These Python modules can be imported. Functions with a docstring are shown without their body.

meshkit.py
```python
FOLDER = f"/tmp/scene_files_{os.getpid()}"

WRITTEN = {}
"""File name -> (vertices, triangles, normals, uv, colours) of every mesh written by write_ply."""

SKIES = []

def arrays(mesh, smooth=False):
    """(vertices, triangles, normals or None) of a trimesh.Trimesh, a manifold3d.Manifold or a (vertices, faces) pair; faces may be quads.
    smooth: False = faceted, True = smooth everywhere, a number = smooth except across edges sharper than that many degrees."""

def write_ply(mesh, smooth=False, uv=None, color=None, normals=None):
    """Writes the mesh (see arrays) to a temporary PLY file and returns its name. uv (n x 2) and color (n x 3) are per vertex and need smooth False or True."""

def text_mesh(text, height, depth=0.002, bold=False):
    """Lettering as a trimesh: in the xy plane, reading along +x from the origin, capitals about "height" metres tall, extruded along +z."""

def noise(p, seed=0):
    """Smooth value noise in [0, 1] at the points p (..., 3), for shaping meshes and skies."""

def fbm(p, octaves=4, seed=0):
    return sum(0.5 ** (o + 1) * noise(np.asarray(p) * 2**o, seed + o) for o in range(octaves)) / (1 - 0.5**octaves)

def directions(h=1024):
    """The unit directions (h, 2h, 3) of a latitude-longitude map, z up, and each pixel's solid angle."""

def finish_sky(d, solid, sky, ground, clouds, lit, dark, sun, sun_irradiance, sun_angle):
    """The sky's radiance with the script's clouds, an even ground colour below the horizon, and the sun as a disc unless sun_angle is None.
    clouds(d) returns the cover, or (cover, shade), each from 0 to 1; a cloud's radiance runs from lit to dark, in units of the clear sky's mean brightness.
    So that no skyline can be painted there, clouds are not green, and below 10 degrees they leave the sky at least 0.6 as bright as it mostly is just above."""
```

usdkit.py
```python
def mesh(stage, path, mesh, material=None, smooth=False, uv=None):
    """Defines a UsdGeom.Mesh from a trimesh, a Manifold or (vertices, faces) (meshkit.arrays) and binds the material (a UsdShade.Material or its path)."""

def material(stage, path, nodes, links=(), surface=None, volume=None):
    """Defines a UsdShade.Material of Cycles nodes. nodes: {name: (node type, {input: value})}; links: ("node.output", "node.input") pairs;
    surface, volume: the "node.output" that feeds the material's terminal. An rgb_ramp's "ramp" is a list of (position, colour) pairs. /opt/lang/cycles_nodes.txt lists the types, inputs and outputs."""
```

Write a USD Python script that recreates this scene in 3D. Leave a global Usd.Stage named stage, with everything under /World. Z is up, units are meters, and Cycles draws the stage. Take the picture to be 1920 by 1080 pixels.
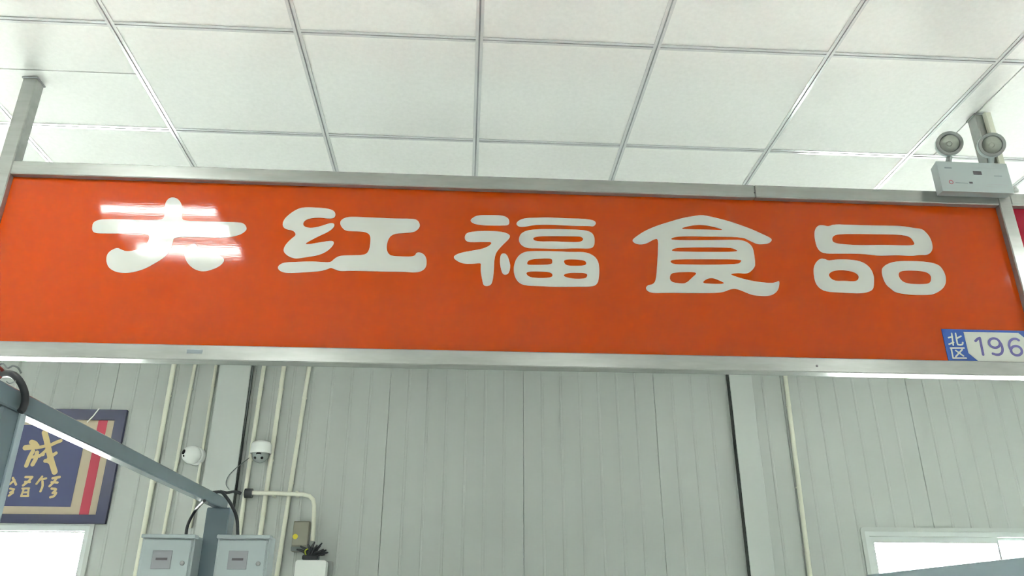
import math, random
import numpy as np, trimesh, manifold3d, usdkit, meshkit
from shapely.geometry import Polygon, LineString, box as sbox
from shapely.ops import unary_union
from pxr import Usd, UsdGeom, UsdLux, UsdShade, Gf, Sdf

random.seed(7); np.random.seed(7)
stage = Usd.Stage.CreateInMemory()
UsdGeom.SetStageUpAxis(stage, UsdGeom.Tokens.z)
UsdGeom.SetStageMetersPerUnit(stage, 1.0)
UsdGeom.Xform.Define(stage, '/World')
UsdGeom.Scope.Define(stage, '/World/Looks')

# ------------------------------------------------------------------ camera, sky, exposure
EYE = np.array([0.0, 0.0, 1.5])
FPX, PITCH, ROLL, YAW = 1471.5, 0.401125, 0.001675, 0.059964
EXPOSURE = 4.58
SKY = 1.0
SUN = 6.5
TUBE = 3.2
FWD0 = np.array([math.sin(YAW), math.cos(YAW), 0]); RGT0 = np.array([math.cos(YAW), -math.sin(YAW), 0])
FWD = math.cos(PITCH) * FWD0 + math.sin(PITCH) * np.array([0, 0, 1]); UP0 = np.cross(RGT0, FWD)
RGT = math.cos(ROLL) * RGT0 + math.sin(ROLL) * UP0; UPV = -math.sin(ROLL) * RGT0 + math.cos(ROLL) * UP0
cam = UsdGeom.Camera.Define(stage, '/World/camera')
cam.CreateHorizontalApertureAttr(36.0); cam.CreateVerticalApertureAttr(20.25)
cam.CreateFocalLengthAttr(36.0 * FPX / 1920)
cam.CreateClippingRangeAttr((0.05, 500.0))
cam.CreateExposureAttr(EXPOSURE)
cam.AddTransformOp().Set(Gf.Matrix4d(*[float(v) for row in ((*RGT, 0), (*UPV, 0), (*-FWD, 0), (*EYE, 1)) for v in row]))
dome = UsdLux.DomeLight.Define(stage, '/World/sky')
dome.CreateIntensityAttr(SKY); dome.CreateColorAttr(Gf.Vec3f(0.92, 0.97, 1.0))

sun = UsdLux.DistantLight.Define(stage, '/World/sun')
sun.CreateIntensityAttr(SUN); sun.CreateNormalizeAttr(True); sun.CreateAngleAttr(0.6); sun.CreateColorAttr(Gf.Vec3f(1.0, .985, .96))
sun.AddRotateXYZOp().Set(Gf.Vec3f(-42, 0, 0))          # high in the sky behind the back wall


def ray(px, py):
    return FWD + RGT * (px - 960) / FPX + UPV * (540 - py) / FPX


def at_y(px, py, y):
    """The point of the plane y = const (a wall, the sign's face) that a measured position of the photograph belongs to."""
    d = ray(px, py); return EYE + d * ((y - EYE[1]) / d[1])


def at_z(px, py, z):
    d = ray(px, py); return EYE + d * ((z - EYE[2]) / d[2])


def at_x(px, py, x):
    d = ray(px, py); return EYE + d * ((x - EYE[0]) / d[0])


# ------------------------------------------------------------------ materials
def lin(*c):
    return tuple(float(((v / 255 + .055) / 1.055) ** 2.4 if v > 10 else v / 255 / 12.92) for v in c)


M = {}


def mat(name, color, rough=.5, metallic=0., noise=None, bump=None, **kw):
    nodes = {'p': ('principled_bsdf', {'base_color': color, 'roughness': rough, 'metallic': metallic, **kw})}
    links = []
    if noise:   # (scale vector, amount, detail): colour mottling fixed to the object
        sc, amount, det = noise
        nodes['tc'] = ('texture_coordinate', {})
        nodes['mp'] = ('mapping', {'scale': sc})
        nodes['nz'] = ('noise_texture', {'scale': 1.0, 'detail': det, 'roughness': .6})
        lo = tuple(max(0, c * (1 - amount)) for c in color); hi = tuple(min(1, c * (1 + amount)) for c in color)
        nodes['rp'] = ('rgb_ramp', {'ramp': [(.3, lo), (.7, hi)]})
        links += [('tc.object', 'mp.vector'), ('mp.vector', 'nz.vector'), ('nz.fac', 'rp.fac'), ('rp.color', 'p.base_color')]
    if bump:    # (scale vector, distance, strength)
        sc, dist, st = bump
        nodes['tb'] = ('texture_coordinate', {})
        nodes['mb'] = ('mapping', {'scale': sc})
        nodes['nb'] = ('noise_texture', {'scale': 1.0, 'detail': 3.0})
        nodes['bp'] = ('bump', {'strength': st, 'distance': dist})
        links += [('tb.object', 'mb.vector'), ('mb.vector', 'nb.vector'), ('nb.fac', 'bp.height'), ('bp.normal', 'p.normal')]
    M[name] = usdkit.material(stage, '/World/Looks/' + name, nodes, links, surface='p.BSDF')
    return M[name]


mat('tile_white', (.90, .90, .875), .9, noise=((60, 60, 60), .03, 4), bump=((260, 260, 260), .0006, .5))
mat('grid_white', (.80, .81, .81), .12, metallic=.12, specular_ior_level=.7)
mat('grid_groove', (.34, .35, .37), .5)
mat('wall_sheet', (.455, .48, .455), .42, noise=((.8, 1, .5), .03, 2))
mat('cladding', (.50, .53, .505), .45)
mat('joint_dark', (.05, .06, .055), .8)
mat('galvanised', (.37, .382, .365), .24, metallic=.55, noise=((6, 30, 30), .10, 4))
mat('orange_film', (.50, .053, .0003), .05, specular_ior_level=.38, bump=((14, 26, 340), .0004, .11))
mat('crimson_film', (.36, .010, .030), .12, specular_ior_level=.3)
mat('letter_white', (.585, .595, .55), .04, specular_ior_level=.42, bump=((14, 26, 340), .0004, .11))
mat('plate_blue', (.035, .10, .38), .2)
mat('plate_white', (.58, .605, .55), .2)
mat('digit_violet', (.10, .09, .30), .3)
mat('stall_paint', (.135, .185, .215), .20, noise=((5, 5, 5), .06, 3), coat_weight=.35, coat_roughness=.12)
mat('stall_lit_pale', (.36, .44, .49), .3)  # stall paint lightened for window light on the right beam; pale edge strip too
mat('meter_grey', (.38, .435, .445), .38)
mat('meter_window', (.30, .31, .33), .25)
mat('dark_ink', (.10, .09, .10), .5)
mat('white_plastic', (.78, .80, .77), .3)
mat('cream_pvc', (.72, .72, .60), .35)
mat('lamp_body', (.42, .48, .48), .35)
mat('lamp_bezel', (.30, .31, .30), .35, metallic=.4)
mat('lamp_reflector', (.62, .60, .54), .25, metallic=.5)
mat('black_rubber', (.018, .021, .026), .45)
mat('black_lens', (.01, .01, .012), .08)
mat('smoked_dome', (.30, .33, .32), .08)
mat('cable_grey', (.17, .19, .19), .5)
mat('red_wire', (.30, .04, .03), .5)
mat('frame_navy', (.045, .05, .105), .25)
mat('picture_navy', (.05, .06, .16), .35)
mat('mat_beige', (.50, .42, .31), .7)
mat('ribbon_red', (.50, .055, .09), .6)
mat('gold_ink', (.60, .46, .22), .45)
mat('junction_brown', (.26, .25, .20), .35)
mat('yellow_sticker', (.75, .62, .05), .5)
mat('green_yellow_wire', (.45, .50, .03), .5)
mat('window_white', (.62, .655, .64), .35)
mat('concrete', (.64, .645, .61), .7, noise=((2, 2, 2), .08, 5))
mat('yard', (.15, .155, .145), .9)
mat('print_grey', (.22, .26, .28), .5)
mat('print_red', (.45, .16, .18), .5)
mat('reflector_white', (.30, .305, .30), .3)
M['glass'] = usdkit.material(stage, '/World/Looks/glass', {
    'f': ('fresnel', {'IOR': 1.45}), 't': ('transparent_bsdf', {'color': (.95, .97, .96)}), 'g': ('glossy_bsdf', {'color': (1, 1, 1), 'roughness': .02}),
    'm': ('mix_closure', {})}, [('f.fac', 'm.fac'), ('t.BSDF', 'm.closure1'), ('g.BSDF', 'm.closure2')], surface='m.closure')
M['tube_glow'] = usdkit.material(stage, '/World/Looks/tube_glow', {'e': ('emission', {'color': (.98, 1.0, .96), 'strength': TUBE})}, [], surface='e.emission')

# ------------------------------------------------------------------ prim helpers
taken = {}


def numbered(parent, name):
    k = (str(parent), name); n = taken.get(k, -1) + 1; taken[k] = n
    return name if n == 0 else f'{name}_{n:03d}'


def tag(prim, label=None, cat=None, group=None, kind=None):
    for k, v in (('label', label), ('category', cat), ('group', group), ('kind', kind)):
        if v:
            prim.SetCustomDataByKey(k, v)
    return prim


ORIGIN = {'/World': np.zeros(3)}


def obj(name, mesh, m, parent=None, smooth=False, **t):
    """One Mesh prim, given in world coordinates, under parent (a thing or a part) or /World."""
    pp = str(parent.GetPath()) if parent else '/World'
    path = f'{pp}/{numbered(pp, name)}'
    o = ORIGIN[pp]
    v, f, n = meshkit.arrays(mesh, smooth)
    g = UsdGeom.Mesh.Define(stage, path)
    from pxr import Vt
    g.CreatePointsAttr(Vt.Vec3fArray.FromNumpy((v - o).astype(np.float32)))
    g.CreateFaceVertexCountsAttr(Vt.IntArray.FromNumpy(np.full(len(f), 3, np.int32)))
    g.CreateFaceVertexIndicesAttr(Vt.IntArray.FromNumpy(f.astype(np.int32).ravel()))
    g.CreateSubdivisionSchemeAttr('none')
    if n is not None:
        g.CreateNormalsAttr(Vt.Vec3fArray.FromNumpy(n.astype(np.float32))); g.SetNormalsInterpolation('vertex')
    UsdShade.MaterialBindingAPI.Apply(g.GetPrim()).Bind(M[m])
    ORIGIN[path] = o
    return tag(g.GetPrim(), **t)


def thing(name, loc=(0, 0, 0), **t):
    path = '/World/' + numbered('/World', name)
    x = UsdGeom.Xform.Define(stage, path); x.AddTranslateOp().Set(Gf.Vec3d(*map(float, loc)))
    ORIGIN[path] = np.array(loc, float)
    return tag(x.GetPrim(), **t)


def copy_of(src, loc, **t):
    path = '/World/' + numbered('/World', src.GetName().rstrip('0123456789').rstrip('_'))
    x = UsdGeom.Xform.Define(stage, path)
    p = x.GetPrim(); p.GetReferences().AddInternalReference(src.GetPath())
    x.ClearXformOpOrder()
    x.GetPrim().GetAttribute('xformOp:translate').Set(Gf.Vec3d(*map(float, loc))) if x.GetPrim().HasAttribute('xformOp:translate') else x.AddTranslateOp().Set(Gf.Vec3d(*map(float, loc)))
    x.SetXformOpOrder([UsdGeom.XformOp(p.GetAttribute('xformOp:translate'))])
    p.SetInstanceable(True)
    return tag(p, **t)


# ------------------------------------------------------------------ shape helpers
def cat(*ms):
    out = []
    for m in ms:
        if hasattr(m, 'to_mesh'):
            v, f, _ = meshkit.arrays(m); m = trimesh.Trimesh(v, f, process=False)
        out.append(m)
    return trimesh.util.concatenate(out)


def rbox(lo, hi, r=.002):
    """A box with chamfered edges between two corners."""
    lo, hi = np.minimum(lo, hi).astype(float), np.maximum(lo, hi).astype(float)
    r = min(r, .45 * float((hi - lo).min()))
    if r <= 0:
        return trimesh.creation.box(bounds=[lo, hi])
    pts = []
    for s in np.ndindex(2, 2, 2):
        c = np.where(np.array(s) == 0, lo, hi); d = np.where(np.array(s) == 0, r, -r)
        for k in range(3):
            p = c + d; p[k] = c[k]; pts.append(p)
    return trimesh.convex.convex_hull(np.array(pts))


def box(lo, hi):
    return trimesh.creation.box(bounds=[np.minimum(lo, hi), np.maximum(lo, hi)])


def cyl(a, b, r, n=24, r2=None):
    a, b = np.array(a, float), np.array(b, float)
    return sweep([a, b], [r, r if r2 is None else r2], n)


def sweep(pts, radii, n=12):
    """A closed round tube along a polyline."""
    p = np.asarray(pts, float); radii = np.broadcast_to(radii, (len(p),))
    t = np.gradient(p, axis=0); t /= np.linalg.norm(t, axis=1, keepdims=True)
    a = np.cross(t[0], [0, 0, 1.] if abs(t[0][2]) < .9 else [1., 0, 0]); A = []
    for k in range(len(p)):
        a = a - t[k] * (a @ t[k]); a /= np.linalg.norm(a); A.append(a)
    A = np.array(A); B = np.cross(t, A); ang = np.arange(n) * 2 * np.pi / n
    v = p[:, None] + radii[:, None, None] * (np.cos(ang)[None, :, None] * A[:, None] + np.sin(ang)[None, :, None] * B[:, None])
    f = []
    for i in range(len(p) - 1):
        for j in range(n):
            k = (j + 1) % n
            f += [(i * n + j, i * n + k, (i + 1) * n + k), (i * n + j, (i + 1) * n + k, (i + 1) * n + j)]
    v = np.vstack([v.reshape(-1, 3), p[0], p[-1]]); s, e = len(v) - 2, len(v) - 1
    for j in range(n):
        k = (j + 1) % n
        f += [(s, k, j), (e, (len(p) - 1) * n + j, (len(p) - 1) * n + k)]
    m = trimesh.Trimesh(v, f, process=False)
    if m.volume < 0:
        m.invert()
    return m


def spline(pts, per=8):
    p = np.asarray(pts, float); q = np.vstack([2 * p[0] - p[1], p, 2 * p[-1] - p[-2]]); out = []
    for i in range(1, len(q) - 2):
        for t in np.arange(per) / per:
            out.append(.5 * (2 * q[i] + (q[i + 1] - q[i - 1]) * t + (2 * q[i - 1] - 5 * q[i] + 4 * q[i + 1] - q[i + 2]) * t ** 2 + (-q[i - 1] + 3 * q[i] - 3 * q[i + 1] + q[i + 2]) * t ** 3))
    return np.array(out + [p[-1]])


def lathe(profile, base, axis, n=36):
    """(radius, height) pairs turned about axis from base."""
    m = trimesh.creation.revolve(np.array(profile, float), sections=n)
    axis = np.array(axis, float) / np.linalg.norm(axis)
    T = trimesh.geometry.align_vectors([0, 0, 1], axis); T[:3, 3] = base
    m.apply_transform(T)
    return m


def plate(poly, y, t):
    """A shape drawn in the x-z plane, as a slab from y (its face) back to y + t."""
    out = []
    for g in getattr(poly, 'geoms', [poly]):
        m = trimesh.creation.extrude_polygon(g, t, engine='earcut')
        v = m.vertices
        m2 = trimesh.Trimesh(np.stack([v[:, 0], y + t - v[:, 2], v[:, 1]], 1), m.faces, process=False)
        if m2.volume < 0:
            m2.invert()
        out.append(m2)
    return cat(*out)


def chaikin(p, it=2):
    p = np.asarray(p, float)
    for _ in range(it):
        q = np.roll(p, -1, 0); p = np.stack([.75 * p + .25 * q, .25 * p + .75 * q], 1).reshape(-1, 2)
    return p


def traced(pts, ox, oy, s, y, smooth=2):
    """A closed outline, read off the photograph at s times its size from (ox, oy), laid onto the plane at y."""
    p = chaikin(pts, smooth) if smooth else np.asarray(pts, float)
    w = np.array([at_y(ox + a / s, oy + b / s, y) for a, b in p])
    return Polygon(w[:, [0, 2]]).buffer(0)


def strokes(lines, ox, oy, s, y):
    """Brush strokes (width, points) as one shape on the plane at y; widths in the same enlarged pixels."""
    out = []
    for w, pts in lines:
        q = np.array([at_y(ox + a / s, oy + b / s, y) for a, b in pts]); c = q[len(q) // 2]
        k = np.linalg.norm(c - EYE) / FPX / s
        line = spline(q[:, [0, 2]], 6) if len(q) > 2 else q[:, [0, 2]]
        out.append(LineString(line).buffer(w * k / 2, 6))
    return unary_union(out)


# ------------------------------------------------------------------ the room
HC = EYE[2] + 1.787                        # ceiling face
GX, GY, T = -1.78505, 2.09215, .6          # one corner of the ceiling grid, its pitch
WALL = 5.30                                # face of the back wall
K = WALL / 4.2                             # sizes of what hangs on it were first read off at 4.2 m
COL0, COL1 = -6, 12
ROW0, ROW1 = -9, 6
XL, XR = GX + COL0 * T, GX + COL1 * T
YF = GY + ROW0 * T

obj('floor', box((XL - .1, YF - .1, -.12), (XR + .1, WALL + .1, 0)), 'concrete', kind='structure')
obj('yard', box((-40, WALL + .35, -.32), (40, WALL + 45, -.14)), 'yard', kind='structure')
obj('yard', box((-40, YF - 45, -.32), (40, YF - .35, -.14)), 'yard', kind='structure')

LIGHTS = [(0, -2), (0, -7), (8, -2), (8, -7), (-5, -2), (-5, -7), (4, -8), (11, -5)]      # grid cells (column, row) with a light; all but the first are added fill
ceil = thing('ceiling', (0, 0, HC), kind='structure')
for i in range(COL0, COL1):
    for j in range(ROW0, ROW1):
        if (i, j) in LIGHTS:
            continue
        x0, y0 = GX + i * T, GY + j * T
        x1, y1 = x0 + T, min(y0 + T, WALL)
        if y1 - y0 < .02:
            continue
        a, b, h = .004, .004 , .015
        cut = [((x0, y0), (x1, y1))]
        if (i, j) == (0, 0):      # the tile that the left post pierces is laid in two pieces
            cut = [((x0, y0), (x1, 2.347)), ((x0, 2.3485), (x1, y1))]
        if (i, j) == (6, 0):
            cut = [((x0, y0), (1.917, y1)), ((1.9185, y0), (x1, y1))]
        for (p, q), (r, s) in cut:
            obj('ceiling_tile', box((p + a, q + b, HC + .002), (r - a if r == x1 else r, s - b if s == y1 else s, HC + h)), 'tile_white', ceil)


def grid_bar(p, q, across):
    """A 24 mm grid bar with a groove along its middle; across is the unit vector over its width."""
    p, q, w = np.array(p, float), np.array(q, float), np.array(across, float)
    prof = Polygon([(-.0125, -.001), (-.0026, -.001), (-.0026, .012), (.0026, .012), (.0026, -.001), (.0125, -.001), (.0125, .001), (.0045, .001), (.0045, .014), (-.0045, .014), (-.0045, .001), (-.0125, .001)])
    L = float(np.linalg.norm(q - p)); u = (q - p) / L
    m = trimesh.creation.extrude_polygon(prof, L, engine='earcut'); v = m.vertices
    m = trimesh.Trimesh(p + v[:, :1] * w + v[:, 1:2] * np.array([0, 0, 1.]) + v[:, 2:] * u, m.faces, process=False)
    if m.volume < 0:
        m.invert()
    return m, box(p - w * .0025 + [0, 0, .0022], q + w * .0025 + [0, 0, .0115])


for i in range(COL0, COL1 + 1):
    x = GX + i * T
    m, g = grid_bar((x, YF, HC), (x, WALL, HC), (1, 0, 0))
    r = obj('main_runner', m, 'grid_white', ceil); obj('groove', g, 'grid_groove', r)
for j in range(ROW0 + 1, ROW1):
    y = GY + j * T
    for i in range(COL0, COL1):
        m, g = grid_bar((GX + i * T + .0125, y, HC), (GX + (i + 1) * T - .0125, y, HC), (0, 1, 0))
        r = obj('cross_tee', m, 'grid_white', ceil); obj('groove', g, 'grid_groove', r)
obj('plenum_board', box((XL - .1, YF - .1, HC + .30), (XR + .1, WALL + .1, HC + .34)), 'cladding', ceil)

# windows in the back wall: opening (x0, x1, z0, z1)
def zx(px, py): p = at_y(px, py, WALL); return p[0], p[2]
W1R, W1T = zx(172, 985)
W2L, W2T = zx(1618, 995)
WIN = [(W1R - 2.5, W1R, .95, W1T), (W2L, W2L + 2.5, .95, W2T)]
cutters = [trimesh.creation.box(bounds=[(a, WALL - .2, c), (b, WALL + .3, d)]) for a, b, c, d in WIN]


def mani(m):
    return manifold3d.Manifold(manifold3d.Mesh(np.asarray(m.vertices, np.float32), np.asarray(m.faces, np.uint32)))


wall = thing('wall_back', (0, WALL, 0), kind='structure')
PW, PX0 = .7305 * K, .315 * K
RIB = PW / 7
cut = sum((mani(c) for c in cutters[1:]), mani(cutters[0]))
k0 = int(math.floor((XL - PX0) / PW))
for k in range(k0, int(math.ceil((XR - PX0) / PW))):
    x0, x1 = max(PX0 + k * PW, XL), min(PX0 + (k + 1) * PW, XR)
    if x1 - x0 < .05:
        continue
    prof = [(x0, WALL + .075), (x0, WALL + .006), (x0 + .003, WALL)]
    for r in range(1, 7):
        c = PX0 + k * PW + r * RIB
        if x0 + .02 < c < x1 - .02:
            prof += [(c - .010, WALL), (c - .005, WALL - .0032), (c + .005, WALL - .0032), (c + .010, WALL)]
    prof += [(x1 - .003, WALL), (x1, WALL + .006), (x1, WALL + .075)]
    pm = trimesh.creation.extrude_polygon(Polygon(prof), HC + .3, engine='earcut')
    obj('wall_panel', mani(pm) - cut, 'wall_sheet', wall)
# flat cladding over the two steel columns, with an open joint on the side towards the middle
CLX0, CLX1 = at_y(408, 717, WALL - .055)[0], at_y(467, 717, WALL - .055)[0]
CRX0, CRX1 = at_y(1371, 740, WALL - .055)[0], at_y(1413, 740, WALL - .055)[0]
for a, b, s in ((CLX0, CLX1, 1), (CRX0, CRX1, -1)):
    c = obj('column_cladding', rbox((a, WALL - .055, 0), (b, WALL - .003, HC - .002), .002), 'cladding', wall)
    e = b if s > 0 else a
    obj('joint', box((e, WALL - .050, 0), (e + s * .005, WALL - .0035, HC - .002)), 'joint_dark', c)

for side, x0, x1 in (('left', XL - .1, XL), ('right', XR, XR + .1)):
    obj('wall_' + side, box((x0, YF - .1, 0), (x1, WALL + .08, HC + .3)), 'wall_sheet', kind='structure')
obj('wall_front', box((XL - .1, YF - .1, 0), (XR + .1, YF, HC + .3)), 'wall_sheet', kind='structure')


def ring(a, b, c, d, w, y0, y1):
    """A rectangular frame of bar width w around the opening a..b, c..d."""
    return plate(sbox(a, c, b, d).difference(sbox(a + w, c + w, b - w, d - w)), y0, y1 - y0)


def window(n, a, b, c, d, w, y, split, pw=.03):
    t = thing(f'window_{n}', (a, y, c), kind='structure')
    obj('window_frame', ring(a, b, c, d, w, y - .004, y + .07), 'window_white', t)
    obj('architrave', plate(sbox(a, c, b, d).buffer(.022, 5).difference(sbox(a + .004, c + .004, b - .004, d - .004)), y - .012, .011), 'cladding', t)
    a, b, c, d = a + w, b - w, c + w, d - w
    xs = [a] + [a + (b - a) * s for s in split] + [b]
    for k in range(len(xs) - 1):
        yy = y + .018 + .028 * (k % 2)
        wt, wi = (pw, .014) if k == 0 else (pw * .45, .014)      # the rear sash shows a slimmer top rail; meeting stiles are slim
        l, q = (pw, wi) if k == 0 else (wi, pw)
        x0, x1 = xs[k] - (.010 if k else 0), xs[k + 1]
        s = obj('sash', plate(sbox(x0, c, x1, d).difference(sbox(x0 + l, c + pw, x1 - q, d - wt)), yy, .024), 'window_white', t)
        obj('pane', box((x0 + l, yy + .010, c + pw), (x1 - q, yy + .014, d - wt)), 'glass', s)


window(1, *WIN[0], .035, WALL, [.5], .015)
window(2, *WIN[1], .035, WALL, [.37], .038)

# ------------------------------------------------------------------ ceiling lights
def make_light(i, j):
    x0, y0 = GX + i * T + .014, GY + j * T + .014
    x1, y1 = x0 + T - .028, y0 + T - .028
    t = thing('ceiling_light', (x0, y0, HC))
    z = HC + .085
    obj('housing', mani(box((x0, y0, HC), (x1, y1, z + .004))) - mani(box((x0 + .004, y0 + .004, HC - .01), (x1 - .004, y1 - .004, z))), 'reflector_white', t)
    for dy in (-.225, 0, .225):
        y = (y0 + y1) / 2 + dy
        obj('tube', cyl((x0 + .02, y, HC + .025), (x1 - .02, y, HC + .025), .016, 16), 'tube_glow', t, smooth=40)
        for xa in (x0 + .0045, x1 - .0205):
            obj('lamp_holder', rbox((xa, y - .014, HC + .01), (xa + .016, y + .014, HC + .0845)), 'white_plastic', t)
    return t


lab = ['recessed three-tube ceiling light reflected as white streaks on the orange sign', 'unseen three-tube ceiling light added as front fill in the tiled ceiling']
first = make_light(*LIGHTS[0]); tag(first, lab[0], 'ceiling light')
for i, j in LIGHTS[1:]:  # unseen fixtures put in as front fill
    copy_of(first, (GX + i * T + .014, GY + j * T + .014, HC), label=lab[1], cat='ceiling light', group='unseen ceiling lights added as front fill')

# ------------------------------------------------------------------ the hanging signboard
SY = 2.388                 # front of the steel frame
PY = 2.413                 # face of the orange panel
ZT, ZB = EYE[2] + 1.440, EYE[2] + .745
LX0, LX1, RX0, RX1 = -1.606, -1.557, 1.913, 1.961
sign = thing('hanging_signboard', ((LX0 + RX1) / 2, SY, ZB),
             label='long glossy orange signboard with large white Chinese characters hung from the ceiling', cat='sign')


def tube_post(x0, x1, z0, z1):
    return rbox((x0, SY, z0), (x1, SY + .05, z1), .003)


for x0, x1 in ((LX0, LX1), (RX0, RX1)):
    p = obj('post', tube_post(x0, x1, ZB, HC), 'galvanised', sign)
    obj('shadow_collar', cat(box((x0 - .003, SY - .003, HC - .006), (x1 + .003, SY + .053, HC - .001))), 'grid_groove', p)  # dark collar added in place of the shadow gap at the ceiling
SEAM = at_y(1415, 355, SY)[0]
obj('top_rail', rbox((LX1, SY, ZT - .05), (SEAM, SY + .05, ZT), .003), 'galvanised', sign)
obj('top_rail', rbox((SEAM + .001, SY, ZT - .05), (RX0, SY + .05, ZT), .003), 'galvanised', sign)
obj('bottom_rail', rbox((LX1, SY, ZB), (RX0, SY + .05, ZB + .05), .003), 'galvanised', sign)
obj('back_sheet', box((LX1, PY + .0125, ZB + .03), (RX0, PY + .0165, ZT - .03)), 'plate_white', sign)
panel = obj('panel', box((LX1, PY, ZB + .048), (RX0, PY + .012, ZT - .048)), 'orange_film', sign)


def screw(px, py, r):
    c = at_y(px, py, SY - .001)
    return lathe([(0, 0), (r, 0), (r, .0012), (r * .5, .002), (0, .002)], c + [0, .0012, 0], (0, -1, 0), 12)


obj('screw', screw(1415, 361, .003), 'dark_ink', sign); obj('screw', screw(1532, 686, .004), 'dark_ink', sign)
c = at_y(365, 659, SY)
obj('slot_cover', cat(rbox((c[0] - .024, SY - .0012, c[2] - .007), (c[0] + .024, SY + .001, c[2] + .007), .001)), 'print_grey', sign)

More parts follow.
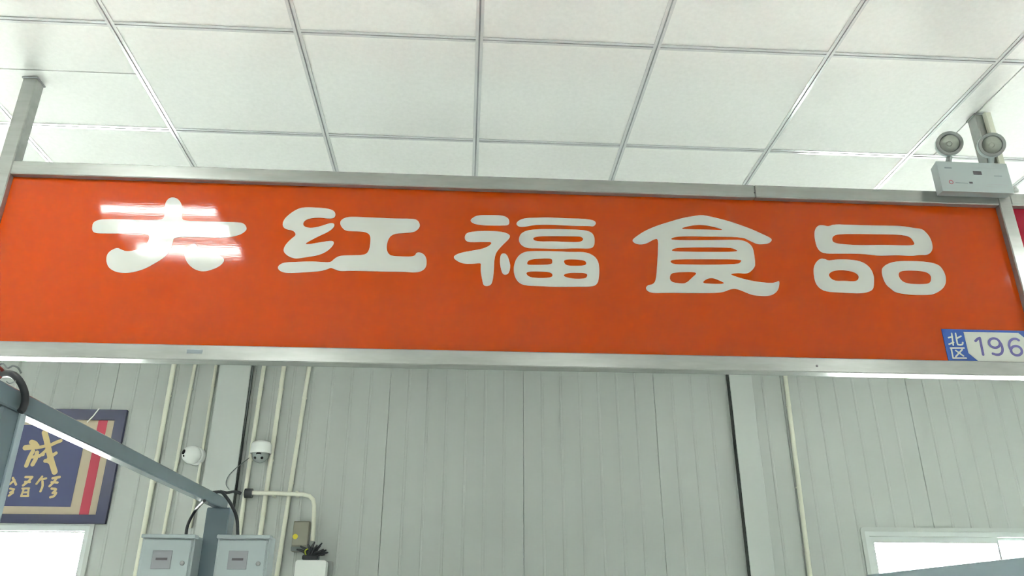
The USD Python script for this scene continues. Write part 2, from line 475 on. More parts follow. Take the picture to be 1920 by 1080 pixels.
LET = PY - .0012
CHARS = {
 (160, 360): [([(75, 400), (85, 345), (130, 318), (200, 305), (400, 305), (700, 318), (850, 312), (888, 285), (890, 230), (890, 165), (905, 110), (940, 68), (985, 58), (1035, 72), (1070, 110), (1090, 160), (1090, 230), (1085, 300), (1120, 325), (1450, 333), (1700, 338), (1785, 350), (1820, 405), (1800, 445), (1720, 490), (1560, 518), (1300, 508), (1000, 505), (985, 560), (960, 640), (920, 705), (860, 755), (780, 802), (680, 858), (580, 892), (480, 911), (390, 909), (310, 886), (255, 842), (235, 780), (238, 715), (270, 668), (325, 638), (365, 626), (410, 650), (460, 667), (540, 660), (620, 632), (690, 580), (718, 530), (715, 475), (600, 468), (400, 466), (150, 466), (95, 455), (78, 430)], []),
              ([(1108, 690), (1115, 640), (1150, 608), (1220, 580), (1252, 592), (1280, 650), (1350, 675), (1460, 695), (1560, 735), (1558, 790), (1500, 842), (1400, 882), (1320, 895), (1240, 877), (1170, 827), (1128, 765)], [])],
 (500, 370): [([(175, 300), (200, 240), (260, 185), (320, 145), (380, 118), (450, 110), (600, 116), (700, 128), (757, 150), (778, 190), (762, 232), (700, 242), (620, 228), (520, 230), (440, 250), (408, 290), (418, 325), (470, 343), (540, 340), (620, 320), (700, 292), (747, 288), (768, 310), (745, 350), (690, 390), (600, 430), (500, 480), (425, 525), (480, 527), (600, 505), (700, 490), (747, 490), (760, 515), (732, 560), (672, 612), (580, 652), (450, 672), (340, 690), (280, 680), (220, 647), (186, 605), (198, 555), (240, 500), (290, 455), (327, 428), (318, 392), (285, 370), (230, 362), (190, 342)], []),
              ([(118, 795), (145, 755), (200, 731), (330, 726), (500, 719), (620, 727), (720, 732), (760, 690), (820, 655), (950, 651), (1080, 649), (1130, 630), (1157, 580), (1167, 500), (1167, 440), (1145, 405), (1090, 385), (980, 381), (890, 377), (848, 342), (824, 300), (833, 258), (880, 228), (950, 216), (1100, 223), (1250, 229), (1450, 239), (1650, 239), (1702, 258), (1728, 310), (1712, 352), (1660, 392), (1540, 402), (1450, 407), (1395, 432), (1363, 482), (1348, 560), (1360, 622), (1400, 660), (1550, 666), (1665, 664), (1685, 618), (1740, 620), (1787, 658), (1803, 720), (1792, 792), (1740, 833), (1660, 848), (1560, 837), (1250, 834), (950, 824), (820, 832), (760, 807), (720, 790), (680, 810), (600, 832), (450, 842), (240, 854), (160, 837)], [])],
 (830, 390): [([(305, 140), (345, 103), (400, 80), (550, 78), (680, 83), (738, 113), (754, 155), (742, 190), (700, 197), (500, 197), (400, 188), (340, 172)], []),
              ([(246, 330), (260, 288), (310, 268), (450, 256), (600, 260), (700, 273), (760, 303), (752, 342), (700, 392), (640, 452), (595, 512), (580, 600), (577, 700), (567, 800), (547, 864), (500, 880), (456, 870), (443, 800), (428, 720), (428, 650), (432, 617), (350, 627), (240, 628), (170, 602), (118, 560), (138, 528), (220, 498), (350, 476), (450, 458), (530, 423), (557, 383), (480, 381), (350, 384), (290, 383), (254, 362)], []),
              ([(652, 520), (690, 506), (727, 528), (752, 600), (763, 660), (747, 732), (710, 754), (673, 742), (653, 680), (642, 600)], []),
              ([(824, 182), (848, 143), (920, 113), (1050, 108), (1200, 105), (1400, 116), (1600, 120), (1703, 138), (1730, 170), (1702, 208), (1650, 202), (1500, 201), (1300, 191), (1150, 186), (1020, 191), (920, 212), (858, 211)], []),
              ([(856, 340), (878, 288), (940, 253), (1050, 238), (1300, 238), (1550, 243), (1662, 263), (1703, 308), (1713, 370), (1703, 432), (1660, 458), (1500, 452), (1300, 460), (1100, 454), (950, 452), (888, 422), (859, 380)], [[(1008, 347), (1050, 318), (1250, 316), (1500, 318), (1562, 323), (1586, 350), (1557, 381), (1450, 384), (1250, 374), (1060, 378)]]),
              ([(795, 690), (813, 598), (858, 528), (930, 488), (1050, 483), (1300, 486), (1450, 496), (1600, 493), (1692, 528), (1748, 588), (1765, 680), (1758, 792), (1742, 853), (1690, 885), (1500, 885), (1280, 888), (1100, 878), (930, 873), (858, 843), (812, 780)],
               [[(948, 615), (975, 580), (1100, 568), (1225, 566), (1236, 600), (1225, 638), (1000, 640), (955, 638)], [(1360, 600), (1380, 578), (1500, 577), (1605, 590), (1618, 625), (1598, 648), (1450, 651), (1385, 642)], [(934, 735), (965, 713), (1100, 713), (1214, 722), (1242, 755), (1218, 783), (1080, 788), (975, 778)], [(1352, 757), (1398, 732), (1500, 727), (1620, 732), (1630, 765), (1604, 793), (1500, 798), (1395, 782)]])],
 (1170, 390): [([(90, 360), (140, 318), (230, 258), (370, 198), (500, 158), (650, 113), (780, 90), (870, 78), (940, 88), (1050, 113), (1200, 153), (1330, 198), (1450, 243), (1570, 298), (1655, 338), (1666, 365), (1632, 398), (1560, 408), (1500, 408), (1420, 370), (1330, 326), (1000, 322), (700, 317), (570, 323), (508, 357), (700, 362), (1000, 360), (1250, 357), (1310, 358), (1385, 380), (1443, 430), (1463, 500), (1478, 620), (1473, 662), (1422, 722), (1370, 738), (1280, 730), (1190, 742), (1240, 765), (1350, 800), (1500, 830), (1650, 845), (1710, 835), (1752, 812), (1744, 900), (1712, 953), (1640, 991), (1500, 988), (1420, 972), (1320, 927), (1250, 906), (1190, 916), (1130, 942), (1050, 955), (800, 958), (500, 953), (330, 958), (268, 938), (241, 900), (268, 866), (320, 860), (350, 830), (365, 760), (375, 600), (382, 480), (386, 340), (330, 355), (270, 392), (210, 410), (150, 408), (108, 387)],
                [[(622, 236), (720, 203), (850, 187), (980, 202), (1140, 250), (1000, 244), (800, 240)], [(522, 488), (562, 453), (650, 443), (1180, 443), (1242, 458), (1295, 489), (1100, 494), (800, 492)], [(515, 600), (556, 577), (900, 576), (1325, 577), (1314, 607), (1284, 631), (1000, 638), (700, 635), (556, 633)], [(518, 738), (600, 723), (760, 718), (826, 730), (772, 777), (702, 844), (640, 850), (516, 830)], [(872, 845), (928, 798), (990, 785), (1062, 808), (1152, 852), (1000, 853)]])],
 (1500, 400): [([(160, 230), (173, 168), (210, 132), (270, 134), (320, 148), (380, 122), (550, 128), (800, 136), (1050, 138), (1180, 146), (1270, 163), (1372, 173), (1424, 218), (1468, 278), (1494, 360), (1488, 423), (1440, 469), (1350, 467), (1260, 480), (1100, 470), (880, 478), (780, 464), (680, 454), (450, 453), (268, 452), (207, 412), (176, 340)], [[(357, 292), (380, 248), (450, 232), (700, 232), (1000, 236), (1150, 242), (1234, 262), (1274, 308), (1295, 356), (1200, 361), (900, 354), (650, 358), (500, 348), (383, 334)]]),
               ([(149, 630), (172, 558), (225, 508), (275, 510), (320, 532), (400, 518), (550, 518), (662, 533), (743, 568), (803, 628), (834, 710), (834, 790), (824, 858), (762, 889), (660, 902), (500, 893), (300, 883), (217, 843), (166, 770)], [[(318, 687), (366, 648), (460, 637), (562, 647), (634, 672), (666, 710), (650, 754), (602, 766), (500, 758), (400, 761), (345, 733)]]),
               ([(914, 630), (957, 582), (1030, 550), (1120, 537), (1300, 537), (1450, 547), (1562, 577), (1613, 638), (1645, 720), (1639, 802), (1593, 863), (1500, 914), (1400, 919), (1250, 918), (1078, 893), (1028, 853), (967, 802), (931, 720)], [[(1104, 690), (1126, 652), (1200, 642), (1350, 645), (1444, 667), (1480, 715), (1470, 774), (1433, 794), (1320, 798), (1200, 788), (1135, 753)]])],
}
for (ox, oy), polys in CHARS.items():
    shape = []
    for outer, holes in polys:
        g = traced(outer, ox, oy, 6, LET)
        for h in holes:
            g = g.difference(traced(h, ox, oy, 6, LET))
        shape.append(g)
    obj('character', plate(unary_union(shape), LET, .0014), 'letter_white', sign)

# number plate in the sign's lower right corner
NP = PY - .003
x0 = (at_y(1767, 616, NP)[0] + at_y(1777, 676, NP)[0]) / 2
z1, z0 = at_y(1775, 617, NP)[2], ZB + .048
num = obj('number_plate', box((x0, NP, z0), (RX0 - .006, NP + .0032, z1)), 'plate_blue', sign, label='small blue and white stall number plate')
wl, wr = at_y(1756 + 605 / 11.7, 606 + 185 / 11.7, NP)[0] , RX0 - .010
wt, wb = at_y(1756 + 605 / 11.7, 606 + 188 / 11.7, NP)[2], z0 + .0035
wl = (wl + at_y(1756 + 680 / 11.7, 606 + 650 / 11.7, NP)[0]) / 2
cc = .032
white = Polygon([(wl, wt), (wr - cc, wt), (wr, wt - cc), (wr, wb), (wl + cc, wb), (wl, wb + cc)])
obj('white_field', plate(white, NP - .0006, .0008), 'plate_white', num)
NZ = 11.7
ell = lambda cx, cy, rx, ry, a0=0, a1=360, n=18: [(cx + rx * math.cos(math.radians(a)) + (cy + ry * math.sin(math.radians(a)) - cy) * .17, cy + ry * math.sin(math.radians(a))) for a in np.linspace(a0, a1, n)]
digits = {
 '1': [(46, [(855, 390), (900, 345), (948, 325)]), (46, [(948, 325), (1022, 690)])],
 '9': [(46, ell(1270, 436, 118, 102)), (46, [(1375, 400), (1420, 470), (1445, 560), (1435, 640), (1385, 685), (1310, 690), (1235, 668)])],
 '6': [(46, ell(1752, 604, 118, 102)), (46, [(1800, 372), (1740, 345), (1670, 350), (1610, 395), (1590, 470), (1605, 540), (1640, 610)])]}
for dname, st in digits.items():
    obj('digit', plate(strokes(st, 1756, 606, NZ, NP - .0006), NP - .0012, .0008), 'digit_violet', num)
bei = [(30, [(330, 225), (365, 480)]), (30, [(262, 318), (345, 300)]), (30, [(275, 460), (372, 420)]), (30, [(415, 225), (455, 440), (485, 475), (560, 470), (575, 425)]), (30, [(535, 285), (440, 335)])]
qu = [(30, [(305, 545), (600, 545)]), (30, [(318, 545), (362, 768)]), (30, [(362, 768), (650, 768)]), (30, [(560, 580), (420, 735)]), (30, [(420, 600), (590, 720)])]
for st in (bei, qu):
    obj('character', plate(strokes(st, 1756, 606, NZ, NP), NP - .0007, .0009), 'plate_white', num)

# the red signboard that follows on the right, sharing the post
nxt = thing('hanging_signboard', (3.7, SY, ZB), label='crimson signboard just past the right post, cut off by the picture edge', cat='sign')
obj('top_rail', rbox((RX1, SY, ZT - .05), (5.40, SY + .05, ZT), .003), 'galvanised', nxt)
obj('bottom_rail', rbox((RX1, SY, ZB), (5.40, SY + .05, ZB + .05), .003), 'galvanised', nxt)
obj('post', rbox((5.40, SY, ZB), (5.45, SY + .05, HC), .003), 'galvanised', nxt)
obj('back_sheet', box((RX1, PY + .0125, ZB + .03), (5.40, PY + .0165, ZT - .03)), 'plate_white', nxt)
obj('panel', box((RX1, PY, ZB + .048), (5.40, PY + .012, ZT - .048)), 'crimson_film', nxt)

# ------------------------------------------------------------------ emergency light on the right post
BY, D = SY - .0005, .060
bl = at_y(1757, 367, BY); tl = at_y(1750, 308, BY); br = at_y(1897, 372, BY)
ex0, ez0 = bl[0], bl[2]
fbl = at_y(1768, 358, BY - D); ftl = at_y(1758.5, 302.5, BY - D); ftr = at_y(1886, 305, BY - D)
ex1 = ftr[0] + .012
em = thing('emergency_light', ((ex0 + ex1) / 2, BY, ez0), label='white twin-head emergency light fixed where the top rail meets the right post', cat='emergency light')
fz0, fz1 = fbl[2], ftl[2]
pts = [(ex0, BY, ez0), (ex1, BY, ez0), (ex0, BY, fz1 + .004), (ex1, BY, fz1 + .004), (ex0, BY - D * .45, ez0 + .002), (ex1, BY - D * .45, ez0 + .002), (ex0, BY - D * .45, fz1 + .003), (ex1, BY - D * .45, fz1 + .003),
       (fbl[0], BY - D, fz0), (ex1 - .012, BY - D, fz0), (fbl[0], BY - D, fz1), (ex1 - .012, BY - D, fz1)]
body = obj('body', trimesh.convex.convex_hull(np.array(pts)), 'lamp_body', em)
EF = BY - D


def epatch(name, x0, y0, x1, y1, m, t=.0008):
    a, b = at_y(1740 + x0 / 7.2, 230 + y0 / 7.2, EF), at_y(1740 + x1 / 7.2, 230 + y1 / 7.2, EF)
    return obj(name, box((a[0], EF - t, b[2]), (b[0], EF + .001, a[2])), m, em)


epatch('indicator_window', 605, 655, 728, 705, 'dark_ink')
epatch('switch', 555, 800, 605, 822, 'dark_ink')
epatch('print_mark', 220, 600, 320, 620, 'print_grey', .0004)
epatch('print_mark', 590, 612, 990, 626, 'print_grey', .0003)
epatch('print_mark', 890, 715, 1000, 728, 'print_grey', .0003)
epatch('print_mark', 370, 808, 540, 820, 'print_grey', .0003)
epatch('print_mark', 800, 835, 1090, 845, 'print_red', .0003)
epatch('print_mark', 790, 862, 1090, 872, 'print_red', .0003)
c = at_y(1740 + 312 / 7.2, 230 + 802 / 7.2, EF)
obj('print_emblem', lathe([(.0055, 0), (.0085, 0), (.0085, .0005), (.0055, .0005), (.0055, 0)], c, (0, -1, 0), 20), 'print_red', em)
for px, py in ((1780, 269.5), (1859.5, 272)):
    c = at_y(px, py, BY - .060); ax = np.array([-.30, -.88, -.24]); ax /= np.linalg.norm(ax); R = .0455
    base = c - ax * .045
    h = obj('lamp_head', lathe([(0, 0), (R * .55, .0), (R * .80, .008), (R * .97, .024), (R, .038), (R, .045), (R * .97, .049), (R * .74, .049), (R * .66, .040), (0, .040)], base, ax, 40), 'lamp_body', em, smooth=35)
    obj('bezel', lathe([(R * .72, .0445), (R * .99, .0475), (R * 1.0, .0505), (R * .97, .053), (R * .76, .052), (R * .70, .047), (R * .72, .0445)], base, ax, 40), 'lamp_bezel', h, smooth=35)
    obj('reflector', lathe([(0, .041), (R * .25, .0415), (R * .5, .0425), (R * .69, .0465), (R * .69, .048), (R * .5, .0445), (R * .22, .0432), (R * .16, .047), (0, .0485)], base, ax, 32), 'lamp_reflector', h, smooth=40)
    obj('lens', lathe([(0, .0495), (R * .70, .0485), (R * .70, .0505), (R * .4, .0530), (0, .0540)], base, ax, 32), 'glass', h, smooth=40)
    nb = np.array([c[0], BY - .022, fz1 + .001]); nt = base + ax * .020 - [0, 0, R * .80]
    obj('neck', sweep(np.array([nb, nb * .6 + nt * .4, nb * .4 + nt * .6, nt + [0, 0, .01]]), [.015, .010, .010, .012], 16), 'lamp_body', em, smooth=40)
# cream trunking that brings its cable down from the ceiling beside the post
a = at_y(1842, 211, SY - .002); tx = RX0 + .026
tr = thing('cable_trunking', (tx + .012, SY, 2.95), label='cream plastic cable trunking running down the right post behind the lamp head', cat='cable trunking')
obj('channel', rbox((tx, SY - .016, ez0 + .10), (tx + .026, SY - .0005, HC - .003), .002), 'cream_pvc', tr)
obj('cover_strip', rbox((tx + .002, SY - .0185, ez0 + .105), (tx + .024, SY - .0155, HC - .006), .001), 'cream_pvc', tr)
c = at_y(1903, 353, BY - .01)
plug = thing('cable_plug', (c[0], BY, c[2]), label='tiny white cable plug on the rail right of the emergency light', cat='plug')
obj('plug_body', lathe([(0, 0), (.009, 0), (.009, .008), (.006, .012), (.0045, .02), (0, .02)], (c[0], BY - .010, ZT + .0005), (0, -.1, 1), 16), 'white_plastic', plug, smooth=40)
obj('lead', sweep(spline([(c[0] - .003, BY - .008, ZT + .012), (c[0] - .012, BY - .012, ZT + .016), (ex1 - .002, BY - .02, ZT + .008)]), .002, 8), 'white_plastic', plug, smooth=40)

# ------------------------------------------------------------------ left stall frame
FARY = 3.12
b0 = at_y(400, 921, 3.0)
SX, SZ = b0[0], b0[2]                     # right upper edge of the beam
BW = .034
zb = at_x(200, 850, SX)[2]
BH = SZ - zb
stall = thing('stall_frame', (SX - BW / 2, 2.3, 0), label='blue-grey steel stall frame at lower left with a beam running back to a far post', cat='stall frame')
beam = obj('beam', rbox((SX - BW, 1.30, SZ - BH), (SX, FARY + .085, SZ), .003), 'stall_paint', stall)
nearx = at_x(38, 800, SX)
NEARY = at_x(46, 775, SX)[1]
print('stall', SX, SZ, BH, NEARY)
obj('post', rbox((SX - .080, NEARY - .080, 0), (SX, NEARY, SZ - BH), .004), 'stall_paint', stall)
FX0, FX1 = at_y(383, 985, FARY)[0], at_y(427, 985, FARY)[0]
obj('post', rbox((FX0, FARY, 0), (FX1, FARY + .08, SZ - BH), .004), 'stall_paint', stall)
fp = stall
obj('edge_strip', rbox((SX - .001, NEARY - .020, 0), (SX + .005, NEARY + .001, SZ - BH - .002), .001), 'stall_lit_pale', stall)
obj('meter_bracket', rbox((FX0 - .24, FARY - .008, 1.50), (FX1 + .19, FARY - .0005, 1.53), .001), 'stall_paint', stall)

# right stall frame: only the top of its beam shows before the right window
r0 = at_y(1640, 1076, 3.75)
RXB, RZB = r0[0], r0[2]
st2 = thing('stall_frame', (RXB + .04, 3.0, 0), label='blue-grey steel stall beam, coloured pale for window light, crossing below the right window', cat='stall frame')
obj('beam', rbox((RXB, 1.6, RZB - .08), (RXB + .08, 3.83, RZB), .003), 'stall_lit_pale', st2)
obj('post', rbox((RXB, 3.75, 0), (RXB + .08, 3.83, RZB - .08), .003), 'stall_lit_pale', st2)
obj('post', rbox((RXB, 1.6, 0), (RXB + .08, 1.68, RZB - .08), .003), 'stall_lit_pale', st2)

# meter boxes on the far post
MY = FARY - .0085
def make_meter(px0, px1, pyt, **t):
    a, b = at_y(px0, pyt, MY - .10), at_y(px1, pyt, MY - .10)
    x0, x1, zt = a[0], b[0], a[2]
    zb = zt - .34
    m = thing('electric_meter_box', ((x0 + x1) / 2, MY, zb), **t)
    obj('cabinet', rbox((x0, MY - .092, zb), (x1, MY, zt), .004), 'meter_grey', m)
    obj('hood', rbox((x0 - .002, MY - .104, zt - .010), (x1 + .002, MY - .06, zt + .003), .002), 'meter_grey', m)
    d = obj('door', rbox((x0 + .008, MY - .100, zb + .008), (x1 - .008, MY - .0915, zt - .014), .003), 'meter_grey', m)
    cx = x0 + (x1 - x0) * .44
    w = obj('reading_window', rbox((cx - .034, MY - .1022, zt - .115), (cx + .034, MY - .0995, zt - .052), .001), 'meter_window', d)
    obj('register', box((cx - .020, MY - .1030, zt - .085), (cx + .020, MY - .1015, zt - .077)), 'dark_ink', w)
    obj('lock', lathe([(0, 0), (.008, 0), (.008, .004), (.005, .006), (0, .006)], (x1 - .030, MY - .0995, zt - .095), (0, -1, 0), 14), 'lamp_bezel', d, smooth=40)
    return m, (x0 + x1) / 2, zb, zt


m1, mx1, mz1, mt1 = make_meter(267, 366, 1003, label='pale grey electric meter box left of the far stall post', cat='meter box', group=None)
c2 = (at_y(407, 1003, MY - .10)[0] + at_y(508, 1003, MY - .10)[0]) / 2
copy_of(m1, (c2, MY, mz1), label='pale grey electric meter box right of the far stall post', cat='meter box')


def cable(name, pts, r, m, n=10, per=8, **t):
    p = spline(pts, per)
    return obj(name, sweep(p, r, n), m, smooth=50, **t)


Y3 = FARY - .03
P = lambda px, py, y: tuple(at_y(px, py, y))
cable('power_cable', [tuple(at_z(383, 939, SZ - BH - .008)), P(368, 955, Y3), P(356, 975, Y3 - .02), P(350.5, 990, MY - .05), (at_y(349.5, 998, MY - .05)[0], MY - .05, mt1 + .002)], .0055, 'black_rubber', label='black cable arching down into the left meter box', cat='cable')
cable('power_cable', [(SX - .03, FARY - .03, SZ + .008), (SX + .002, FARY - .04, SZ + .009), (SX + .020, FARY - .045, SZ - .002), P(434, 947, Y3 - .02), P(444, 972, MY - .05), (at_y(447, 998, MY - .05)[0], MY - .05, mt1 + .002)], .006, 'black_rubber', label='black cable arching from the beam end into the right meter box', cat='cable')
XN = SX + .012
Q = lambda px, py, x: tuple(at_x(px, py, x))
over = lambda q: (q[0], q[1], max(q[2], SZ + .011))
cable('power_cable', [over(q) for q in (Q(-30, 715, SX - .10), Q(-8, 704, SX - .07), Q(10, 701, SX - .04), Q(25, 703, SX - .01))] + [Q(38, 716, SX + .010), Q(46, 735, XN), Q(47, 752, XN), Q(43, 766, XN), Q(38, 772, SX + .010)], .0075, 'black_rubber', label='thick black cable looped over the near end of the left beam', cat='cable')
cable('wire', [Q(-12, 690, SX - .06), Q(4, 682, SX - .05), Q(14, 690, SX - .03), Q(24, 686, SX - .01), Q(34, 690, SX + .004), Q(40, 700, SX + .010)], .0018, 'cable_grey', n=6, label='thin grey wire curling above the looped black cable', cat='wire')
cable('wire', [Q(-14, 684, SX - .05), Q(-3, 688, SX - .05), Q(6, 697, SX - .045), Q(2, 706, SX - .05), Q(-10, 712, SX - .07)], .0032, 'red_wire', n=6, label='dark red wire tangled at the left picture edge above the beam', cat='wire')
cable('wire', [Q(12, 715, SX - .005), Q(18, 719, SX + .002), Q(26, 716, SX + .004), Q(30, 714, SX + .004)], .0012, 'cable_grey', n=6, label='tiny loose wire end inside the loop of the black cable', cat='wire')

# ------------------------------------------------------------------ pipes and cables on the back wall
PR = .0125 * K
YP = WALL - .0034 - PR - .001


def pipe(pts, y=YP, r=PR, name='conduit_pipe', mt='cream_pvc', extend=True, **t):
    r = r * K if r < PR else r
    p = [at_y(a, b, y) for a, b in pts]
    if extend:      # carry on behind the sign to the ceiling
        d = (p[0] - p[1]) / (p[0] - p[1])[2]
        p = [p[0] + d * (HC - .01 - p[0][2])] + p
    n = thing(name, p[-1], **t)
    obj('pipe', sweep(np.array(p), r, 16), mt, n, smooth=50)
    for s in (.25, .62):
        q = p[0] + (p[-1] - p[0]) * s if len(p) == 3 else p[1] + (p[2] - p[1]) * s
        obj('pipe_clip', cat(rbox(q + [-r - .002, -.001, -.006], q + [r + .002, WALL - .0035 - y, .006], .001)), mt, n)
    return n


pipe([(327, 680), (253, 1085)], r=.0124, label='cream conduit pipe nearest the framed calligraphy', cat='pipe')
pipe([(366, 680), (303, 1020)], r=.009, label='slim cream conduit pipe second from the framed calligraphy', cat='pipe')
pipe([(406, 680), (357, 990)], r=.008, label='slim cream conduit pipe along the left side of the flat column cladding', cat='pipe')
pipe([(496, 680), (447, 1010)], r=.011, label='cream conduit pipe just right of the black cable, passing behind the right camera', cat='pipe')
pipe([(533.5, 680), (487, 1010)], r=.012, label='cream conduit pipe between the right camera and the rightmost left pipe', cat='pipe')
pipe([(581, 680), (518, 1085)], r=.0115, label='long cream conduit pipe rightmost of the left group', cat='pipe')
pipe([(1469, 680), (1519.5, 1085)], r=.012, label='single cream conduit pipe on the right part of the wall', cat='pipe')
YE = YP - .046
pe = [at_y(*q, YE) for q in [(462, 924), (520, 925), (568, 927), (580, 930), (587, 937), (589, 948), (588, 990), (586, 1014)]]
el = thing('conduit_pipe', pe[-1], label='horizontal cream conduit pipe that bends down to the brown junction box', cat='pipe')
obj('pipe', sweep(np.array(pe), .0135, 16), 'cream_pvc', el, smooth=50)
q = at_y(466, 925, YE)
obj('coupling', cyl(q - [.022, 0, 0], q + [.024, 0, 0], .030, 18), 'black_rubber', el, smooth=40, label='black rubber coupling')
for px in (512, 556):
    q = at_y(px, 925.5, YE); obj('pipe_clip', rbox(q + [-.008, 0, -.017], q + [.008, WALL - .0035 - YE, .017], .001), 'cream_pvc', el)
# black cable in the corner of the column cladding
cx = CLX1 + .014
pc = [(cx, WALL - .024, HC - .01)] + [tuple(at_y(a, b, WALL - .036)) for a, b in ((474, 683), (456, 800), (441, 900), (436, 925), (433, 948))]
obj('black_cable', sweep(np.array(pc), .0105, 10), 'cable_grey', smooth=50, label='dark cable running down the right edge of the flat column cladding', cat='cable')
cable('wire', [P(468, 858, WALL - .03), P(455, 868, WALL - .055), P(440, 880, WALL - .06), P(428, 893, WALL - .062), P(424, 908, WALL - .062), P(432, 921, WALL - .05)], .0028, 'cable_grey', n=8, label='thin grey lead drooping from the right security camera to the dark cable', cat='wire')
cable('wire', [P(413, 921, WALL - .05), P(425, 924, WALL - .052), P(440, 922, WALL - .05), P(452, 925, WALL - .048)], .010, 'black_rubber', n=8, label='short black cable joint beside the coupling of the horizontal pipe', cat='cable')

# ------------------------------------------------------------------ security cameras
kl = lambda pr, *a, n=36: lathe([(x * K, z * K) for x, z in pr], *a, n)
c = at_y(360, 853, WALL - .06)
sc = thing('security_camera', (c[0], WALL, c[2]), label='white round security camera on the wall left of the flat cladding', cat='security camera')
obj('base', kl([(0, 0), (.046, 0), (.048, .006), (.046, .022), (.040, .030), (0, .030)], (c[0] + .015, WALL - .0036, c[2]), (0, -1, 0)), 'white_plastic', sc, smooth=40)
ball = np.array([c[0], WALL - .069, c[2]]); ax = np.array([-.62, -.72, .05]); ax /= np.linalg.norm(ax)
e = obj('eyeball', trimesh.creation.icosphere(3, .047 * K).apply_translation(ball), 'white_plastic', sc, smooth=True)
up = np.array([0, 0, 1.]); sd = np.cross(ax, up)
obj('lens', kl([(0, 0), (.0125, 0), (.0125, .004), (.009, .0055), (0, .005)], ball + ax * .0435 * K + up * .006, ax + up * .1, n=20), 'black_lens', e, smooth=40)
obj('infrared_lamp', kl([(0, 0), (.0055, 0), (.0055, .003), (0, .004)], ball + ax * .0425 * K - up * .019 - sd * .005, ax - up * .3, n=14), 'black_lens', e, smooth=40)
c = at_y(490, 853, WALL - .06)
sc = thing('security_camera', (c[0], WALL, c[2]), label='white hooded security camera with grey dome between two pipes', cat='security camera')
obj('bracket', rbox((c[0] - .03, WALL - .030, c[2] - .03), (c[0] + .03, WALL - .0036, c[2] + .07), .003), 'white_plastic', sc)
hb = np.array([c[0], WALL - .085, c[2] + .005])
obj('hood', kl([(0, .062), (.030, .062), (.045, .056), (.052, .045), (.053, .0), (.050, -.003), (.047, 0), (.047, .02), (0, .02)], hb, (0, 0, 1)), 'white_plastic', sc, smooth=40)
dm = trimesh.creation.icosphere(3, .043 * K); dm.apply_translation(hb - [0, 0, .008])
d = obj('dome', dm, 'smoked_dome', sc, smooth=True)
ax = np.array([.02, -.80, -.35]); ax /= np.linalg.norm(ax)
obj('lens', kl([(0, 0), (.0125, 0), (.0125, .004), (0, .005)], hb - [0, 0, .004] + ax * .041 * K + [0, 0, .012], ax, n=18), 'black_lens', d, smooth=40)
for s in (-1, 1):
    obj('infrared_lamp', kl([(0, 0), (.007, 0), (.007, .003), (0, .004)], hb + ax * .0405 * K + [s * .021, .007, -.015], ax + [s * .35, 0, -.1], n=12), 'black_lens', d, smooth=40)

# ------------------------------------------------------------------ framed calligraphy
PFY = WALL - .030
tr_ = at_y(238.5, 768.5, PFY); brr = at_y(196, 982, PFY)
fx1, fzt, fzb = (tr_[0] + brr[0]) / 2, tr_[2], brr[2]
fx0 = fx1 - .86 * K
pic = thing('framed_calligraphy', ((fx0 + fx1) / 2, WALL, fzb), label='dark framed calligraphy with gold characters and a red ribbon above the left window', cat='picture')
in_r = (at_y(725 / 3.375, 760 + 95 / 3.375, PFY)[0] + at_y(605 / 3.375, 760 + 690 / 3.375, PFY)[0]) / 2
in_t, in_b = at_y(650 / 3.375, 760 + 92 / 3.375, PFY)[2], at_y(400 / 3.375, 760 + 690 / 3.375, PFY)[2]
fw = fx1 - in_r
fr = plate(sbox(fx0, fzb, fx1, fzt).difference(sbox(fx0 + fw, in_b, in_r, in_t)), PFY, .027)
obj('frame', fr, 'frame_navy', pic)
MYY = PFY + .012
mt = obj('mount', box((fx0 + fw, MYY, in_b), (in_r, MYY + .008, in_t)), 'mat_beige', pic)
r1 = (at_y(625 / 3.375, 760 + 97 / 3.375, MYY)[0] + at_y(500 / 3.375, 760 + 685 / 3.375, MYY)[0]) / 2
r2 = (at_y(685 / 3.375, 760 + 97 / 3.375, MYY)[0] + at_y(560 / 3.375, 760 + 685 / 3.375, MYY)[0]) / 2
obj('ribbon', box((r1, MYY - .001, in_b), (r2, MYY + .001, in_t)), 'ribbon_red', mt)
obj('ribbon', box((fx0 + fx1 - r2, MYY - .001, in_b), (fx0 + fx1 - r1, MYY + .001, in_t)), 'ribbon_red', mt)
p_r = (at_y(530 / 3.375, 760 + 240 / 3.375, MYY)[0] + at_y(450 / 3.375, 760 + 635 / 3.375, MYY)[0]) / 2
p_t, p_b = at_y(300 / 3.375, 760 + 127 / 3.375, MYY)[2], at_y(250 / 3.375, 760 + 640 / 3.375, MYY)[2]
pg = obj('navy_panel', box((fx0 + fx1 - p_r, MYY - .0015, p_b), (p_r, MYY + .001, p_t)), 'picture_navy', pic)
KY = MYY - .0022
big = [(60, [(497, 140), (525, 250), (555, 390), (585, 510), (625, 640)]), (38, [(585, 295), (640, 268), (700, 246)]), (36, [(545, 470), (600, 430), (640, 402)]),
       (58, [(255, 332), (330, 325), (395, 312)]), (50, [(330, 262), (375, 280), (395, 325)]), (44, [(350, 375), (310, 450), (265, 560)]), (44, [(400, 395), (385, 470), (345, 545)]),
       (32, [(330, 455), (400, 440), (480, 420)]), (34, [(395, 335), (470, 320), (535, 300)]), (34, [(430, 440), (480, 400), (530, 350)]), (40, [(505, 500), (545, 505), (590, 540)])]
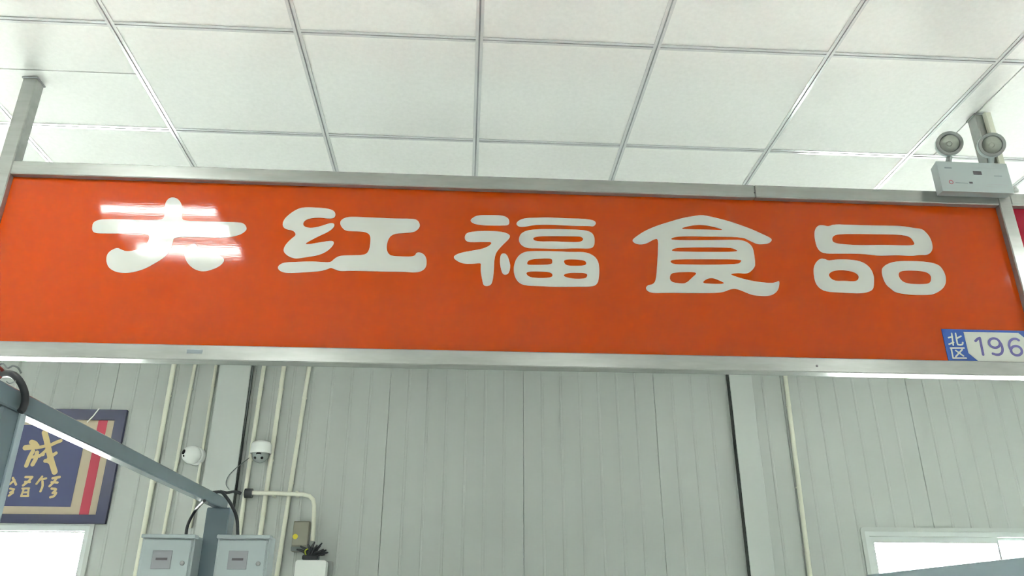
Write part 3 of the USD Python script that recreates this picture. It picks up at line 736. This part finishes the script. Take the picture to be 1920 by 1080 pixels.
small = [[(26, [(560, 820), (610, 770), (655, 710)]), (28, [(600, 720), (685, 705)]), (24, [(585, 770), (660, 775)]), (24, [(585, 850), (640, 860), (600, 905)]), (26, [(600, 905), (640, 905), (615, 945), (570, 960)])],
         [(24, [(395, 790), (430, 745), (465, 700)]), (23, [(430, 740), (515, 722)]), (24, [(470, 760), (470, 820), (445, 885)])],
         [(24, [(255, 705), (340, 705)]), (26, [(335, 710), (290, 760), (225, 810)]), (23, [(250, 765), (310, 770)]), (21, [(215, 850), (300, 848)]), (21, [(235, 850), (200, 945)]), (21, [(295, 850), (285, 945)]), (21, [(205, 945), (290, 945)]), (20, [(225, 900), (285, 898)])],
         [(24, [(95, 715), (135, 800)]), (23, [(55, 795), (115, 745)]), (21, [(60, 850), (110, 860)]), (23, [(45, 940), (95, 905)]), (21, [(60, 900), (100, 880)])]]
obj('brush_character', plate(strokes(big, 10, 790, 6.75, KY), KY, .0012), 'gold_ink', pg)
for st in small:
    obj('small_character', plate(strokes(st, 10, 790, 6.75, KY), KY, .0012), 'gold_ink', pg)
obj('hanging_cord', sweep(np.array([at_y(186, 766, PFY - .004), at_y(175, 780, PFY - .004), at_y(163, 792, PFY - .004)]), .0042, 8), 'white_plastic', pic, smooth=50)

# ------------------------------------------------------------------ junction box, cable bunch and white dispenser on the wall
a, b = at_y(551, 977, WALL - .05), at_y(576, 1034, WALL - .05)
jb = thing('junction_box', ((a[0] + b[0]) / 2, WALL, b[2]), label='brown-grey junction box with a yellow sticker under the bent conduit', cat='junction box')
obj('box_body', rbox((a[0], WALL - .05, b[2]), (b[0], WALL - .0036, a[2]), .004), 'junction_brown', jb)
obj('lid', rbox((a[0] + .004, WALL - .055, b[2] + .036), (b[0] - .004, WALL - .0495, a[2] - .004), .002), 'junction_brown', jb)
obj('lower_strip', rbox((a[0], WALL - .056, b[2] + .002), (b[0], WALL - .0495, b[2] + .028), .002), 'cable_grey', jb)
c = at_y(552, 1006, WALL - .056)
obj('sticker', lathe([(0, 0), (.016, 0), (.016, .001), (0, .001)], (a[0] + .020, WALL - .0548, c[2]), (0, -1, 0), 20), 'yellow_sticker', jb, label='round yellow sticker')
DY = WALL - .105
a, b = at_y(553, 1050, DY), at_y(613, 1050, DY)
zt = a[2]; zb = zt - .32
dp = thing('wall_dispenser', ((a[0] + b[0]) / 2, WALL, zb), label='white rounded box on the wall below the black cable bunch', cat='dispenser')
w = b[0] - a[0]
prof = sbox(a[0] + .02, zb + .02, b[0] - .02, zt - .016).buffer(.016, 6).union(sbox(a[0] + .012, zb + .03, b[0] - .012, zt - .06).buffer(.006))
obj('shell', plate(prof, DY, .090), 'white_plastic', dp)
obj('shadow_backing', plate(sbox(a[0] - .006, zb - .002, b[0] + .016, zt - .01).buffer(.010, 6), DY + .089, .0125), 'lamp_bezel', dp)  # backing darkened and widened rightwards as the shadow outline around the box
bn = at_y(586, 1040, DY + .02)
bun = thing('cable_bunch', bn, label='spiky bunch of black cable ends on top of the white wall box', cat='cables')
rng = random.Random(5)
ends = [(556, 1030), (563, 1024), (570, 1034), (577, 1020), (583, 1026), (590, 1016), (595, 1022), (601, 1024), (607, 1030), (612, 1031), (615, 1036), (609, 1040), (600, 1034), (586, 1034), (572, 1040), (604, 1018), (594, 1030), (580, 1036)]
root = np.array([bn[0] - .01, DY + .03, zt + .006])
for k, (px, py) in enumerate(ends):
    tip = at_y(px, py, DY + rng.uniform(-.01, .05))
    mid = (root + tip) / 2 + [rng.uniform(-.01, .01), rng.uniform(-.01, .01), rng.uniform(.002, .014)]
    start = root + [rng.uniform(-.036, .036), rng.uniform(-.014, .014), rng.uniform(-.004, .004)]
    obj('cable_end', sweep(spline([start, mid, tip], 5), np.linspace(.0150, .0045, 11), 7), 'black_rubber', bun, smooth=50)
obj('terminal_block', rbox(root + [-.050, -.035, -.004], root + [.048, .035, .024], .006), 'black_rubber', bun)
obj('cable_end', sweep(spline([root + [-.02, -.016, .004], at_y(572, 1034, DY - .006), at_y(577, 1029, DY)], 5), 0.0045, 7), 'green_yellow_wire', bun, smooth=50, label='green and yellow earth wire')
